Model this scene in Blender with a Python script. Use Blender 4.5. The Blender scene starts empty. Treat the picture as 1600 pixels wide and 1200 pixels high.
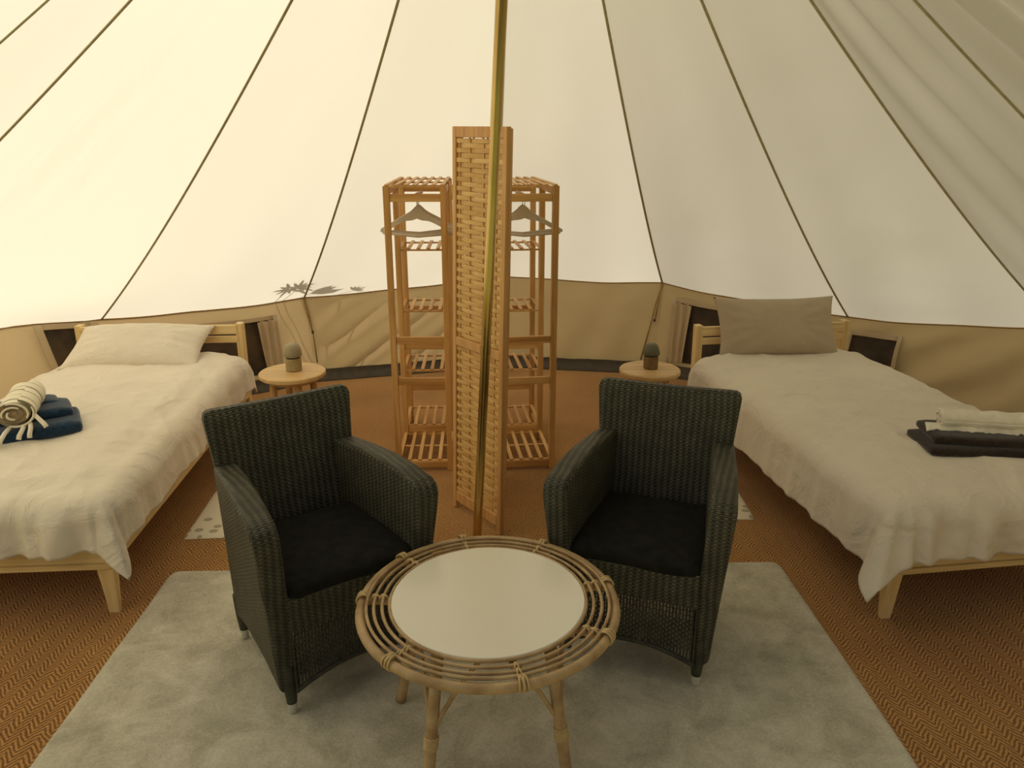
import bpy, bmesh, math, random
import numpy as np
from mathutils import Vector, Matrix, noise as mnoise

random.seed(7)
PI = math.pi
scn = bpy.context.scene
COL = scn.collection

# ------------------------------------------------------------------ camera
H = 1.65
FPX = 1200.0
PITCH = math.atan((600 - 215) / FPX)
cam = bpy.data.cameras.new('camera')
cam.sensor_width = 36.0
cam.sensor_fit = 'HORIZONTAL'
cam.lens = 36.0 * FPX / 1600.0
cam.clip_start = 0.05
camo = bpy.data.objects.new('camera', cam)
COL.objects.link(camo)
camo.location = (0, 0, H)
camo.rotation_euler = (PI / 2 - PITCH, 0, 0)
scn.camera = camo

# ------------------------------------------------------------------ light
SUN_AZ, SUN_EL = math.radians(-78), math.radians(46)
world = bpy.data.worlds.new('world')
scn.world = world
world.use_nodes = True
wn = world.node_tree
wn.nodes.clear()
wo = wn.nodes.new('ShaderNodeOutputWorld')
wb = wn.nodes.new('ShaderNodeBackground')
sky = wn.nodes.new('ShaderNodeTexSky')
sky.sky_type = 'NISHITA'
sky.sun_disc = False
sky.sun_elevation = SUN_EL
sky.sun_rotation = SUN_AZ
sky.air_density = 1.0
sky.dust_density = 4.0
sky.ozone_density = 0.6
wb.inputs['Strength'].default_value = 0.13
hs = wn.nodes.new('ShaderNodeHueSaturation')      # hazy summer sky, little blue
hs.inputs['Saturation'].default_value = 0.25
wn.links.new(sky.outputs[0], hs.inputs['Color'])
tint = wn.nodes.new('ShaderNodeMixRGB')
tint.blend_type = 'MULTIPLY'
tint.inputs[0].default_value = 1.0
tint.inputs[2].default_value = (1.0, 0.95, 0.84, 1)
wn.links.new(hs.outputs[0], tint.inputs[1])
wn.links.new(tint.outputs[0], wb.inputs[0])
wn.links.new(wb.outputs[0], wo.inputs[0])

sun = bpy.data.lights.new('sun', 'SUN')
sun.energy = 9.0
sun.angle = math.radians(1.2)
sun.color = (1.0, 0.95, 0.87)
suno = bpy.data.objects.new('sun', sun)
COL.objects.link(suno)
SUN = Vector((math.sin(SUN_AZ) * math.cos(SUN_EL), math.cos(SUN_AZ) * math.cos(SUN_EL), math.sin(SUN_EL)))
suno.rotation_euler = SUN.to_track_quat('Z', 'Y').to_euler()
suno.location = SUN * 30

vs = scn.view_settings
vs.view_transform = 'Standard'
vs.look = 'None'
vs.gamma = 1.0
vs.use_curve_mapping = False
vs.exposure = -0.61
try:
    scn.cycles.max_bounces = 10
    scn.cycles.diffuse_bounces = 8
    scn.cycles.transmission_bounces = 8
    scn.cycles.sample_clamp_indirect = 6.0
    scn.cycles.use_denoising = True
except Exception:
    pass


# ------------------------------------------------------------------ materials
def srgb(r, g, b):
    def f(c):
        c /= 255.0
        return c / 12.92 if c <= 0.04045 else ((c + 0.055) / 1.055) ** 2.4
    return (f(r), f(g), f(b), 1.0)


class NT:
    """small node tree helper"""
    def __init__(self, name):
        self.m = bpy.data.materials.new(name)
        self.m.use_nodes = True
        self.t = self.m.node_tree
        self.t.nodes.clear()
        self.out = self.t.nodes.new('ShaderNodeOutputMaterial')

    def n(self, typ, **kw):
        nd = self.t.nodes.new(typ)
        for k, v in kw.items():
            setattr(nd, k, v)
        return nd

    def l(self, a, b):
        self.t.links.new(a, b)

    def val(self, sock, v):
        if hasattr(v, 'is_output') or isinstance(v, bpy.types.NodeSocket):
            self.l(v, sock)
        else:
            sock.default_value = v

    def math(self, op, a, b=0.0, c=0.0):
        nd = self.n('ShaderNodeMath', operation=op)
        self.val(nd.inputs[0], a)
        self.val(nd.inputs[1], b)
        if op in ('MULTIPLY_ADD', 'SMOOTH_MIN', 'SMOOTH_MAX', 'COMPARE'):
            self.val(nd.inputs[2], c)
        return nd.outputs[0]

    def ramp(self, fac, stops):
        nd = self.n('ShaderNodeValToRGB')
        e = nd.color_ramp.elements
        while len(e) < len(stops):
            e.new(0.5)
        for el, (p, c) in zip(e, stops):
            el.position = p
            el.color = c
        self.l(fac, nd.inputs[0])
        return nd.outputs[0]

    def coords(self, kind='Object', scale=(1, 1, 1), rot=(0, 0, 0)):
        tc = self.n('ShaderNodeTexCoord')
        mp = self.n('ShaderNodeMapping')
        mp.inputs['Scale'].default_value = scale
        mp.inputs['Rotation'].default_value = rot
        self.l(tc.outputs[kind], mp.inputs[0])
        return mp.outputs[0]

    def noise(self, vec, scale, detail=3.0, rough=0.55, dist=0.0):
        nd = self.n('ShaderNodeTexNoise')
        nd.inputs['Scale'].default_value = scale
        nd.inputs['Detail'].default_value = detail
        nd.inputs['Roughness'].default_value = rough
        nd.inputs['Distortion'].default_value = dist
        self.l(vec, nd.inputs['Vector'])
        return nd.outputs[0]

    def bump(self, h, strength=0.3, dist=0.005):
        nd = self.n('ShaderNodeBump')
        nd.inputs['Strength'].default_value = strength
        nd.inputs['Distance'].default_value = dist
        self.l(h, nd.inputs['Height'])
        return nd.outputs[0]

    def bsdf(self, color, rough=0.6, metal=0.0, normal=None, spec=0.5, sheen=0.0):
        b = self.n('ShaderNodeBsdfPrincipled')
        self.val(b.inputs['Base Color'], color)
        self.val(b.inputs['Roughness'], rough)
        b.inputs['Metallic'].default_value = metal
        b.inputs['Specular IOR Level'].default_value = spec
        if sheen:
            b.inputs['Sheen Weight'].default_value = sheen
        if normal is not None:
            self.l(normal, b.inputs['Normal'])
        return b.outputs[0]

    def done(self, sh):
        self.l(sh, self.out.inputs[0])
        return self.m


def mat_noise(name, c1, c2, scale=8, stretch=(1, 1, 1), rough=0.6, bump=0.1, bscale=None, metal=0.0,
              spec=0.4, detail=4, lo=0.35, hi=0.65, sheen=0.0, bdist=0.003, kind='Object'):
    t = NT(name)
    v = t.coords(kind, stretch)
    nz = t.noise(v, scale, detail)
    col = t.ramp(nz, [(lo, c1), (hi, c2)])
    nb = t.noise(v, bscale or scale * 3, 3)
    return t.done(t.bsdf(col, rough, metal, t.bump(nb, bump, bdist), spec, sheen))


def mat_wood(name, c1, c2, c3, axis=2, rough=0.5, spec=0.35):
    """long grain along one local axis"""
    t = NT(name)
    st = [14, 14, 14]
    st[axis] = 0.9
    v = t.coords('Object', tuple(st))
    oi = t.n('ShaderNodeObjectInfo')
    add = t.n('ShaderNodeVectorMath', operation='ADD')
    sc = t.n('ShaderNodeVectorMath', operation='SCALE')
    sc.inputs['Scale'].default_value = 37.0
    comb = t.n('ShaderNodeCombineXYZ')
    for k in range(3):
        t.l(oi.outputs['Random'], comb.inputs[k])
    t.l(comb.outputs[0], sc.inputs[0])
    t.l(v, add.inputs[0])
    t.l(sc.outputs[0], add.inputs[1])
    nz = t.noise(add.outputs[0], 1.6, 6, 0.6, 0.6)
    col = t.ramp(nz, [(0.30, c1), (0.52, c2), (0.75, c3)])
    nb = t.noise(add.outputs[0], 7, 2)
    return t.done(t.bsdf(col, rough, 0, t.bump(nb, 0.12, 0.002), spec))


M = {}


def make_canvas(name, refl, trans, wrinkle=0.0, tfac=0.5):
    t = NT(name)
    v = t.coords('Object')
    fine = t.noise(v, 260, 2)
    big = t.noise(v, 1.3, 4)
    h = t.math('ADD', t.math('MULTIPLY', fine, 0.06), t.math('MULTIPLY', big, wrinkle))
    bp = t.bump(h, 0.35, 0.02)
    d = t.n('ShaderNodeBsdfDiffuse')
    d.inputs['Color'].default_value = refl
    tr = t.n('ShaderNodeBsdfTranslucent')
    tr.inputs['Color'].default_value = trans
    t.l(bp, d.inputs['Normal'])
    mx = t.n('ShaderNodeMixShader')
    mx.inputs[0].default_value = tfac
    t.l(d.outputs[0], mx.inputs[1])
    t.l(tr.outputs[0], mx.inputs[2])
    return t.done(mx.outputs[0])


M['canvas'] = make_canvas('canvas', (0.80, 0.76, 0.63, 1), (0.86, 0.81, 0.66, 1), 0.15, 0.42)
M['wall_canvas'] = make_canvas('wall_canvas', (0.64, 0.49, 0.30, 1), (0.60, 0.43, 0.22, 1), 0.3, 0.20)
M['seam'] = mat_noise('seam_webbing', srgb(164, 154, 116), srgb(178, 167, 127), 40, rough=0.8)
M['webbing'] = mat_noise('strap_webbing', srgb(150, 120, 70), srgb(165, 135, 84), 60, rough=0.8)
M['groundsheet'] = mat_noise('groundsheet_vinyl', srgb(58, 50, 38), srgb(72, 62, 46), 20, rough=0.55)
M['toggle'] = mat_noise('dark_toggle', srgb(70, 52, 30), srgb(84, 64, 38), 20, rough=0.5)
M['grass'] = mat_noise('grass', srgb(110, 125, 70), srgb(140, 148, 92), 3, rough=0.9)
M['leaf'] = mat_noise('leaf', srgb(60, 90, 40), srgb(90, 120, 60), 6, rough=0.6)


def make_mesh_window():
    t = NT('insect_mesh')
    v = t.coords('Object', (1, 1, 1))
    nz = t.noise(v, 5, 4)
    col = t.ramp(nz, [(0.35, srgb(44, 36, 26)), (0.7, srgb(84, 68, 46))])
    return t.done(t.bsdf(col, 0.7, 0, None, 0.3))


M['mesh'] = make_mesh_window()
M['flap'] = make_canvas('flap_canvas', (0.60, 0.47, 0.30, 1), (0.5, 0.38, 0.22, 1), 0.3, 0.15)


def make_coir():
    t = NT('coir_matting')
    tc = t.n('ShaderNodeTexCoord')
    sep = t.n('ShaderNodeSeparateXYZ')
    t.l(tc.outputs['Object'], sep.inputs[0])
    jit = t.noise(tc.outputs['Object'], 9, 3)
    x = t.math('ADD', sep.outputs[0], t.math('MULTIPLY', jit, 0.03))
    y = sep.outputs[1]
    W = 0.060
    fr = t.math('FRACT', t.math('DIVIDE', x, W))
    zig = t.math('ABSOLUTE', t.math('SUBTRACT', fr, 0.5))          # 0..0.5
    yy = t.math('ADD', y, t.math('MULTIPLY', zig, 0.075))
    wob = t.noise(tc.outputs['Object'], 30, 2)
    yy = t.math('ADD', yy, t.math('MULTIPLY', wob, 0.02))
    st = t.math('SINE', t.math('MULTIPLY', yy, 2 * PI / 0.0185))
    st = t.math('MULTIPLY_ADD', st, 0.5, 0.5)
    fib = t.noise(tc.outputs['Object'], 180, 3, 0.7)
    h = t.math('ADD', t.math('MULTIPLY', st, 0.55), t.math('MULTIPLY', fib, 0.95))
    big = t.noise(tc.outputs['Object'], 1.5, 3)
    f = t.math('ADD', t.math('MULTIPLY', h, 0.7), t.math('MULTIPLY', big, 0.35))
    col = t.ramp(f, [(0.42, srgb(92, 60, 24)), (0.68, srgb(160, 110, 50)), (0.95, srgb(206, 158, 90))])
    return t.done(t.bsdf(col, 0.95, 0, t.bump(h, 0.7, 0.006), 0.1, 0.2))


M['coir'] = make_coir()


def make_rug():
    t = NT('pale_pile_rug')
    v = t.coords('Object')
    fib = t.noise(v, 120, 4, 0.7)
    blotch = t.noise(v, 7, 5, 0.65, 0.4)
    f = t.math('ADD', t.math('MULTIPLY', fib, 0.35), t.math('MULTIPLY', blotch, 0.65))
    col = t.ramp(f, [(0.38, srgb(166, 160, 138)), (0.5, srgb(192, 186, 163)), (0.62, srgb(212, 206, 186))])
    return t.done(t.bsdf(col, 0.95, 0, t.bump(f, 0.55, 0.012), 0.1, 0.3))


M['rug'] = make_rug()


def make_spot():
    t = NT('spotted_cotton')
    v = t.coords('Object', (1, 1, 1))
    vo = t.n('ShaderNodeTexVoronoi', feature='F1')
    vo.inputs['Scale'].default_value = 17
    vo.inputs['Randomness'].default_value = 0.55
    sp = t.n('ShaderNodeSeparateXYZ')
    t.l(v, sp.inputs[0])
    cb = t.n('ShaderNodeCombineXYZ')
    t.l(sp.outputs[0], cb.inputs[0])
    t.l(t.math('MULTIPLY', sp.outputs[1], 1.15), cb.inputs[1])
    t.l(cb.outputs[0], vo.inputs['Vector'])
    band = t.math('GREATER_THAN', t.math('SINE', t.math('MULTIPLY', sp.outputs[1], 2 * PI / 0.40)), -0.15)
    dot = t.math('MULTIPLY', t.math('LESS_THAN', vo.outputs['Distance'], 0.33), band)
    mx = t.n('ShaderNodeMixRGB')
    mx.inputs[1].default_value = srgb(226, 216, 192)
    mx.inputs[2].default_value = srgb(176, 166, 142)
    t.l(dot, mx.inputs[0])
    nb = t.noise(v, 150, 3)
    return t.done(t.bsdf(mx.outputs[0], 0.9, 0, t.bump(nb, 0.4, 0.004), 0.1))


M['spot'] = make_spot()


def make_wicker():
    """weave drawn in UV metres: thin horizontal strands over and under upright stakes"""
    t = NT('charcoal_wicker')
    uv = t.n('ShaderNodeUVMap')
    sp = t.n('ShaderNodeSeparateXYZ')
    t.l(uv.outputs[0], sp.inputs[0])
    u, v = sp.outputs[0], sp.outputs[1]
    q, P = 0.0062, 0.022
    row = t.math('DIVIDE', v, q)
    par = t.math('FLOOR', row)
    prof = t.math('SINE', t.math('MULTIPLY', t.math('FRACT', row), PI))
    wav = t.n('ShaderNodeTexNoise', noise_dimensions='2D')
    wav.inputs['Scale'].default_value = 9.0
    t.l(uv.outputs[0], wav.inputs['Vector'])
    uu = t.math('ADD', u, t.math('MULTIPLY', wav.outputs[0], 0.012))
    ph = t.math('ADD', t.math('MULTIPLY', uu, 2 * PI / P), t.math('MULTIPLY', par, PI))
    over = t.math('MULTIPLY_ADD', t.math('COSINE', ph), 0.5, 0.5)
    rib = t.math('MULTIPLY_ADD', t.math('COSINE', t.math('MULTIPLY', uu, 2 * PI / P)), 0.5, 0.5)
    k = t.math('ADD', t.math('MULTIPLY', rib, 0.42), t.math('ADD', t.math('MULTIPLY', over, 0.40), 0.18))
    h = t.math('MULTIPLY', t.math('ADD', t.math('MULTIPLY', prof, 0.8), 0.2), k)
    oc = t.coords('Object')
    tone = t.noise(oc, 16, 3)
    hh = t.math('MULTIPLY', h, t.math('ADD', tone, 0.5))
    col = t.ramp(hh, [(0.08, srgb(26, 25, 18)), (0.5, srgb(70, 68, 52)), (1.0, srgb(122, 117, 92))])
    return t.done(t.bsdf(col, 0.5, 0, t.bump(h, 0.8, 0.004), 0.32))


M['wicker'] = make_wicker()
M['wicker_plain'] = mat_noise('charcoal_strand', srgb(44, 43, 33), srgb(68, 66, 50), 30, rough=0.45)
M['cushion'] = mat_noise('black_cotton', srgb(22, 21, 18), srgb(32, 31, 26), 30, rough=0.9, bump=0.2, bscale=200, spec=0.2)
M['alu'] = mat_noise('pale_plastic', srgb(190, 188, 170), srgb(205, 203, 186), 20, rough=0.4)
M['pine'] = mat_wood('pine', srgb(206, 174, 112), srgb(226, 198, 140), srgb(238, 214, 162), 1)
M['pine_x'] = mat_wood('pine_cross', srgb(206, 174, 112), srgb(226, 198, 140), srgb(238, 214, 162), 0)
M['pine_z'] = mat_wood('pine_upright', srgb(204, 172, 110), srgb(224, 195, 138), srgb(236, 212, 160), 2)
RA, RB, RC = srgb(172, 124, 66), srgb(204, 158, 94), srgb(226, 184, 120)
M['rack'] = mat_wood('stained_pine_upright', RA, RB, RC, 2)
M['rack_x'] = mat_wood('stained_pine_cross', RA, RB, RC, 0)
M['rack_y'] = mat_wood('stained_pine_long', RA, RB, RC, 1)
M['bamboo'] = mat_wood('bamboo_slat', srgb(190, 146, 82), srgb(212, 170, 104), srgb(226, 188, 124), 0)
M['bamboo_z'] = mat_wood('bamboo_stake', srgb(178, 134, 72), srgb(200, 156, 92), srgb(216, 176, 112), 2)
M['screen_frame'] = mat_wood('screen_frame_wood', srgb(180, 130, 74), srgb(202, 154, 94), srgb(216, 170, 110), 2)
M['stool'] = mat_wood('light_oak', srgb(186, 150, 96), srgb(206, 172, 118), srgb(220, 190, 138), 0)
M['stool_leg'] = mat_wood('oak_leg', srgb(168, 124, 72), srgb(190, 146, 92), srgb(204, 164, 110), 2)
M['rattan'] = mat_noise('rattan', srgb(156, 126, 84), srgb(192, 164, 118), 14, rough=0.45, bump=0.25, bscale=60)
M['binding'] = mat_noise('rattan_binding', srgb(186, 158, 104), srgb(206, 180, 128), 40, rough=0.5)
M['milk'] = mat_noise('milk_glass', srgb(232, 226, 204), srgb(236, 230, 210), 2, rough=0.22, bump=0.0, spec=0.4)


def make_linen(name, c1, c2, amt=0.5):
    t = NT(name)
    v = t.coords('Object')
    w = t.noise(v, 5.5, 5, 0.55, 1.2)
    fine = t.noise(v, 220, 2)
    col = t.ramp(t.noise(v, 3, 2), [(0.3, c1), (0.7, c2)])
    w2 = t.noise(v, 15, 4, 0.5, 2.0)
    h = t.math('ADD', t.math('ADD', w, t.math('MULTIPLY', w2, 0.12)), t.math('MULTIPLY', fine, 0.03))
    return t.done(t.bsdf(col, 0.9, 0, t.bump(h, amt, 0.03), 0.15, 0.15))


M['linen'] = make_linen('oatmeal_linen', srgb(218, 208, 189), srgb(226, 216, 197), 0.65)
M['taupe'] = make_linen('taupe_linen', srgb(176, 160, 134), srgb(184, 168, 142), 0.35)
M['mattress'] = make_linen('mattress_cover', srgb(214, 206, 182), srgb(222, 214, 192), 0.1)
M['navy'] = mat_noise('navy_terry', srgb(22, 42, 62), srgb(34, 58, 82), 60, rough=0.95, bump=0.6, bscale=160, spec=0.1, sheen=0.3)
M['brown'] = mat_noise('dark_brown_terry', srgb(44, 34, 28), srgb(60, 48, 40), 60, rough=0.95, bump=0.6, bscale=160, spec=0.1, sheen=0.3)
M['white_towel'] = mat_noise('white_cotton', srgb(226, 218, 196), srgb(238, 231, 212), 30, rough=0.95, bump=0.5, bscale=90, spec=0.1)
M['towel_inner'] = mat_noise('tan_towel_end', srgb(168, 136, 102), srgb(192, 160, 124), 30, rough=0.95, bump=0.5, bscale=90, spec=0.1)


def make_stripe():
    t = NT('striped_cotton')
    tc = t.n('ShaderNodeTexCoord')
    sp = t.n('ShaderNodeSeparateXYZ')
    t.l(tc.outputs['Object'], sp.inputs[0])
    s = t.math('FRACT', t.math('DIVIDE', sp.outputs[1], 0.062))
    line = t.math('LESS_THAN', s, 0.13)
    mx = t.n('ShaderNodeMixRGB')
    mx.inputs[1].default_value = srgb(228, 220, 196)
    mx.inputs[2].default_value = srgb(128, 122, 98)
    t.l(line, mx.inputs[0])
    nb = t.noise(tc.outputs['Object'], 110, 3)
    return t.done(t.bsdf(mx.outputs[0], 0.95, 0, t.bump(nb, 0.5, 0.004), 0.1))


M['stripe'] = make_stripe()


def make_pole():
    t = NT('yellow_zinc_steel')
    v = t.coords('Object', (1, 1, 0.15))
    nz = t.noise(v, 12, 3)
    col = t.ramp(nz, [(0.35, srgb(172, 142, 80)), (0.65, srgb(206, 176, 112))])
    return t.done(t.bsdf(col, 0.22, 0.92, None, 0.5))


M['pole'] = make_pole()
M['hanger'] = mat_noise('beige_hanger', srgb(196, 182, 158), srgb(206, 192, 168), 10, rough=0.5)
M['steel'] = mat_noise('steel', (0.5, 0.5, 0.48, 1), (0.6, 0.6, 0.58, 1), 10, rough=0.3, metal=1.0)
M['lamp_green'] = mat_noise('sage_glaze', srgb(146, 134, 102), srgb(160, 148, 116), 16, rough=0.6)
M['lamp_tan'] = mat_noise('sandy_base', srgb(150, 132, 92), srgb(164, 146, 104), 60, rough=0.75)
M['lamp_dark'] = mat_noise('dark_sage', srgb(96, 92, 72), srgb(110, 106, 84), 16, rough=0.6)
M['lamp_brown'] = mat_noise('brown_base', srgb(116, 92, 56), srgb(130, 106, 66), 60, rough=0.75)
M['ring'] = mat_noise('dark_ring', srgb(48, 42, 32), srgb(56, 50, 38), 16, rough=0.5)


# ------------------------------------------------------------------ mesh helpers
def link(o, parent=None):
    COL.objects.link(o)
    if parent is not None:
        o.parent = parent
    return o


def empty(name, loc=(0, 0, 0), rz=0.0, parent=None):
    o = bpy.data.objects.new(name, None)
    o.empty_display_size = 0.1
    link(o, parent)
    o.location = loc
    o.rotation_euler = (0, 0, rz)
    return o


def tag(o, label=None, cat=None, group=None, kind=None):
    if label:
        o['label'] = label
    if cat:
        o['category'] = cat
    if group:
        o['group'] = group
    if kind:
        o['kind'] = kind
    return o


class MB:
    def __init__(self):
        self.v = []
        self.f = []

    def add(self, vs, fs):
        b = len(self.v)
        self.v += [tuple(p) for p in vs]
        self.f += [tuple(i + b for i in f) for f in fs]
        return self

    def box(self, x0, x1, y0, y1, z0, z1, mtx=None, ch=0.0):
        """box with small chamfer on all edges"""
        if ch <= 0:
            vs = [(x, y, z) for x in (x0, x1) for y in (y0, y1) for z in (z0, z1)]
            fs = [(0, 1, 3, 2), (4, 6, 7, 5), (0, 4, 5, 1), (2, 3, 7, 6), (0, 2, 6, 4), (1, 5, 7, 3)]
        else:
            bm = bmesh.new()
            bmesh.ops.create_cube(bm, size=1.0)
            for p in bm.verts:
                p.co = Vector(((x0 + x1) / 2 + p.co.x * (x1 - x0), (y0 + y1) / 2 + p.co.y * (y1 - y0), (z0 + z1) / 2 + p.co.z * (z1 - z0)))
            bmesh.ops.bevel(bm, geom=bm.edges[:], offset=ch, segments=1, affect='EDGES')
            bm.verts.index_update()
            vs = [tuple(p.co) for p in bm.verts]
            fs = [tuple(q.index for q in f.verts) for f in bm.faces]
            bm.free()
        if mtx is not None:
            vs = [tuple(mtx @ Vector(p)) for p in vs]
        return self.add(vs, fs)

    def tube(self, pts, r, n=8, cap=True, closed=False):
        pts = [Vector(p) for p in pts]
        m = len(pts)
        rs = r if isinstance(r, (list, tuple)) else [r] * m
        rings = []
        up = None
        for i, p in enumerate(pts):
            if closed:
                d = pts[(i + 1) % m] - pts[i - 1]
            else:
                d = pts[min(i + 1, m - 1)] - pts[max(i - 1, 0)]
            d.normalize()
            if up is None:
                a = Vector((0, 0, 1)) if abs(d.z) < 0.9 else Vector((1, 0, 0))
                up = (a - d * a.dot(d)).normalized()
            else:
                up = (up - d * up.dot(d)).normalized()
            w = d.cross(up)
            rings.append([p + (up * math.cos(2 * PI * k / n) + w * math.sin(2 * PI * k / n)) * rs[i] for k in range(n)])
        vs = [q for rg in rings for q in rg]
        fs = []
        for i in range(m if closed else m - 1):
            j = (i + 1) % m
            for k in range(n):
                k2 = (k + 1) % n
                fs.append((i * n + k, j * n + k, j * n + k2, i * n + k2))
        if cap and not closed:
            fs.append(tuple(range(n)))
            fs.append(tuple((m - 1) * n + k for k in reversed(range(n))))
        return self.add(vs, fs)

    def lathe(self, prof, n=32, cx=0, cy=0):
        """prof: list of (r, z); r == 0 closes with a fan point"""
        vs, fs, idx = [], [], []
        for r, z in prof:
            if r <= 1e-6:
                idx.append([len(vs)])
                vs.append((cx, cy, z))
            else:
                idx.append([len(vs) + k for k in range(n)])
                vs += [(cx + r * math.cos(2 * PI * k / n), cy + r * math.sin(2 * PI * k / n), z) for k in range(n)]
        for a, b in zip(idx[:-1], idx[1:]):
            for k in range(n):
                k2 = (k + 1) % n
                if len(a) == 1 and len(b) == 1:
                    continue
                if len(a) == 1:
                    fs.append((a[0], b[k2], b[k]))
                elif len(b) == 1:
                    fs.append((a[k], a[k2], b[0]))
                else:
                    fs.append((a[k], a[k2], b[k2], b[k]))
        return self.add(vs, fs)

    def grid(self, P):
        """P: [nu][nv] points"""
        nu, nv = len(P), len(P[0])
        vs = [p for row in P for p in row]
        fs = [(i * nv + j, (i + 1) * nv + j, (i + 1) * nv + j + 1, i * nv + j + 1) for i in range(nu - 1) for j in range(nv - 1)]
        return self.add(vs, fs)

    def mesh(self, name):
        me = bpy.data.meshes.new(name)
        me.from_pydata(self.v, [], self.f)
        me.update()
        return me

    def build(self, name, mat, parent=None, smooth=False, fix=True, uv=False, solid=0.0, loc=None):
        me = self.mesh(name)
        if fix:
            bm = bmesh.new()
            bm.from_mesh(me)
            bmesh.ops.recalc_face_normals(bm, faces=bm.faces[:])
            bm.to_mesh(me)
            bm.free()
        me.materials.append(M[mat] if isinstance(mat, str) else mat)
        if smooth:
            for p in me.polygons:
                p.use_smooth = True
        if uv:
            box_uv(me)
        o = bpy.data.objects.new(name, me)
        link(o, parent)
        if loc is not None:
            o.location = loc
        if solid:
            md = o.modifiers.new('thickness', 'SOLIDIFY')
            md.thickness = solid
            md.offset = 0.0
        return o


def auto_smooth(o, ang=40):
    me = o.data
    for p in me.polygons:
        p.use_smooth = True
    bm = bmesh.new()
    bm.from_mesh(me)
    for e in bm.edges:
        if len(e.link_faces) == 2 and e.calc_face_angle(0) > math.radians(ang):
            e.smooth = False
    bm.to_mesh(me)
    bm.free()
    return o


def box_uv(me):
    l = me.uv_layers.new(name='UVMap')
    for p in me.polygons:
        n = p.normal
        ax = max(range(3), key=lambda k: abs(n[k]))
        for li in p.loop_indices:
            c = me.vertices[me.loops[li].vertex_index].co
            l.data[li].uv = (c.y, c.z) if ax == 0 else ((c.x, c.z) if ax == 1 else (c.x, c.y))


def fbm(x, y, z=0.0, o=4):
    s, a = 0.0, 0.5
    for _ in range(o):
        s += a * mnoise.noise(Vector((x, y, z)))
        x, y, z, a = x * 2.03, y * 2.03, z * 2.03, a * 0.5
    return s


def smooth01(t):
    t = max(0.0, min(1.0, t))
    return t * t * (3 - 2 * t)


def copy_part(o, parent, loc=None, mesh=None):
    c = o.copy()
    if mesh is not None:
        c.data = mesh
    COL.objects.link(c)
    c.parent = parent
    if loc is not None:
        c.location = loc
    return c


# ------------------------------------------------------------------ the tent (setting)
CX, CY, AZ = 0.027, 2.727, 3.18
SAG = 0.094
# seam directions seen from the pole (degrees), eave radius, eave height
SEAMS = [(-137, 3.70, 0.75), (-117.3, 3.08, 0.608), (-90.9, 3.085, 0.636), (-54.3, 3.08, 0.608), (-29.4, 3.077, 0.564),
         (-2.9, 3.082, 0.655), (20.5, 3.082, 0.634), (44.8, 3.077, 0.536), (67.3, 3.082, 0.70), (93.2, 3.08, 0.605),
         (122.0, 3.2, 0.62), (137, 3.70, 0.75)]
TOP_T = 0.02


def seam_pt(a, R, ze, t):
    a = math.radians(a)
    x = CX + R * math.sin(a) * t
    y = CY + R * math.cos(a) * t
    z = AZ + (ze - AZ) * t - SAG * 4 * t * (1 - t) * (0.6 + 0.8 * t)
    return Vector((x, y, z))


def roof_pt(s0, s1, f, t):
    """between two seams: straight across with a little slack"""
    p = seam_pt(*s0, t).lerp(seam_pt(*s1, t), f)
    inw = Vector((CX - p.x, CY - p.y, -0.8)).normalized()
    b = 4 * f * (1 - f)
    w = fbm(p.x * 1.1, p.y * 1.1, p.z * 1.1 + s0[0]) * 0.03 * b * t
    # slack folds running down the cloth near the eave
    w += 0.012 * b * t ** 3 * math.sin(9 * f + 5 * t + s0[0])
    if s0[0] == -90.9:
        d = math.sin((f * 1.3 + t * 1.0) * 26.0)
        w += 0.05 * b * max(0.0, 1 - abs(t - 0.62) / 0.28) * max(0.0, 1 - abs(f - 0.25) / 0.35) * d
    if s0[0] in (67.3, 93.2):
        w += 0.018 * b * math.sin((f * 1.0 - t * 0.8) * 18.0 + s0[0])
    p += inw * (w - 0.006 * b * t)
    p.z -= 0.022 * b * t ** 6
    if s0[0] == -90.9:      # guy rope pulls the eave outwards behind the bed
        k = max(0.0, 1 - ((f - 0.66) / 0.34) ** 2) ** 1.5 * t ** 7 if f > 0.32 else 0.0
        p += Vector((-0.20, 0.09, 0.055)) * k
    return p


ceiling = tag(empty('ceiling', (CX, CY, 0)), 'cream canvas bell tent roof with dark seam tapes', None, kind='structure')
O = Vector((CX, CY, 0))
for s0, s1 in zip(SEAMS[:-1], SEAMS[1:]):
    nf, nt = 22, 64
    P = [[roof_pt(s0, s1, i / nf, TOP_T + (1 - TOP_T) * j / nt) - O for j in range(nt + 1)] for i in range(nf + 1)]
    MB().grid(P).build('canvas_panel', 'canvas', ceiling, smooth=True, fix=False)
# cloth above the open doorway
P = []
for i in range(25):
    a = 137 + 86 * i / 24
    P.append([seam_pt(a, 3.70, 0.75, TOP_T + (0.30 - TOP_T) * j / 12) - O for j in range(13)])
MB().grid(P).build('canvas_panel', 'canvas', ceiling, smooth=True, fix=False)
for s in SEAMS:
    if abs(s[0]) == 137:
        w = 0.016
    else:
        w = 0.0060
    m = MB()
    pts = []
    for j in range(61):
        t = TOP_T + (1 - TOP_T) * j / 60
        p = seam_pt(*s, t)
        inw = Vector((CX - p.x, CY - p.y, -1.0)).normalized()
        pts.append(p + inw * 0.003 - O)
    a = math.radians(s[0])
    tang = Vector((math.cos(a), -math.sin(a), 0))
    L, Rr = [], []
    for p in pts:
        L.append(p - tang * w)
        Rr.append(p + tang * w)
    m.grid([L, Rr]).build('seam_tape', 'seam', ceiling, smooth=True, fix=False, solid=0.004)
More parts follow.
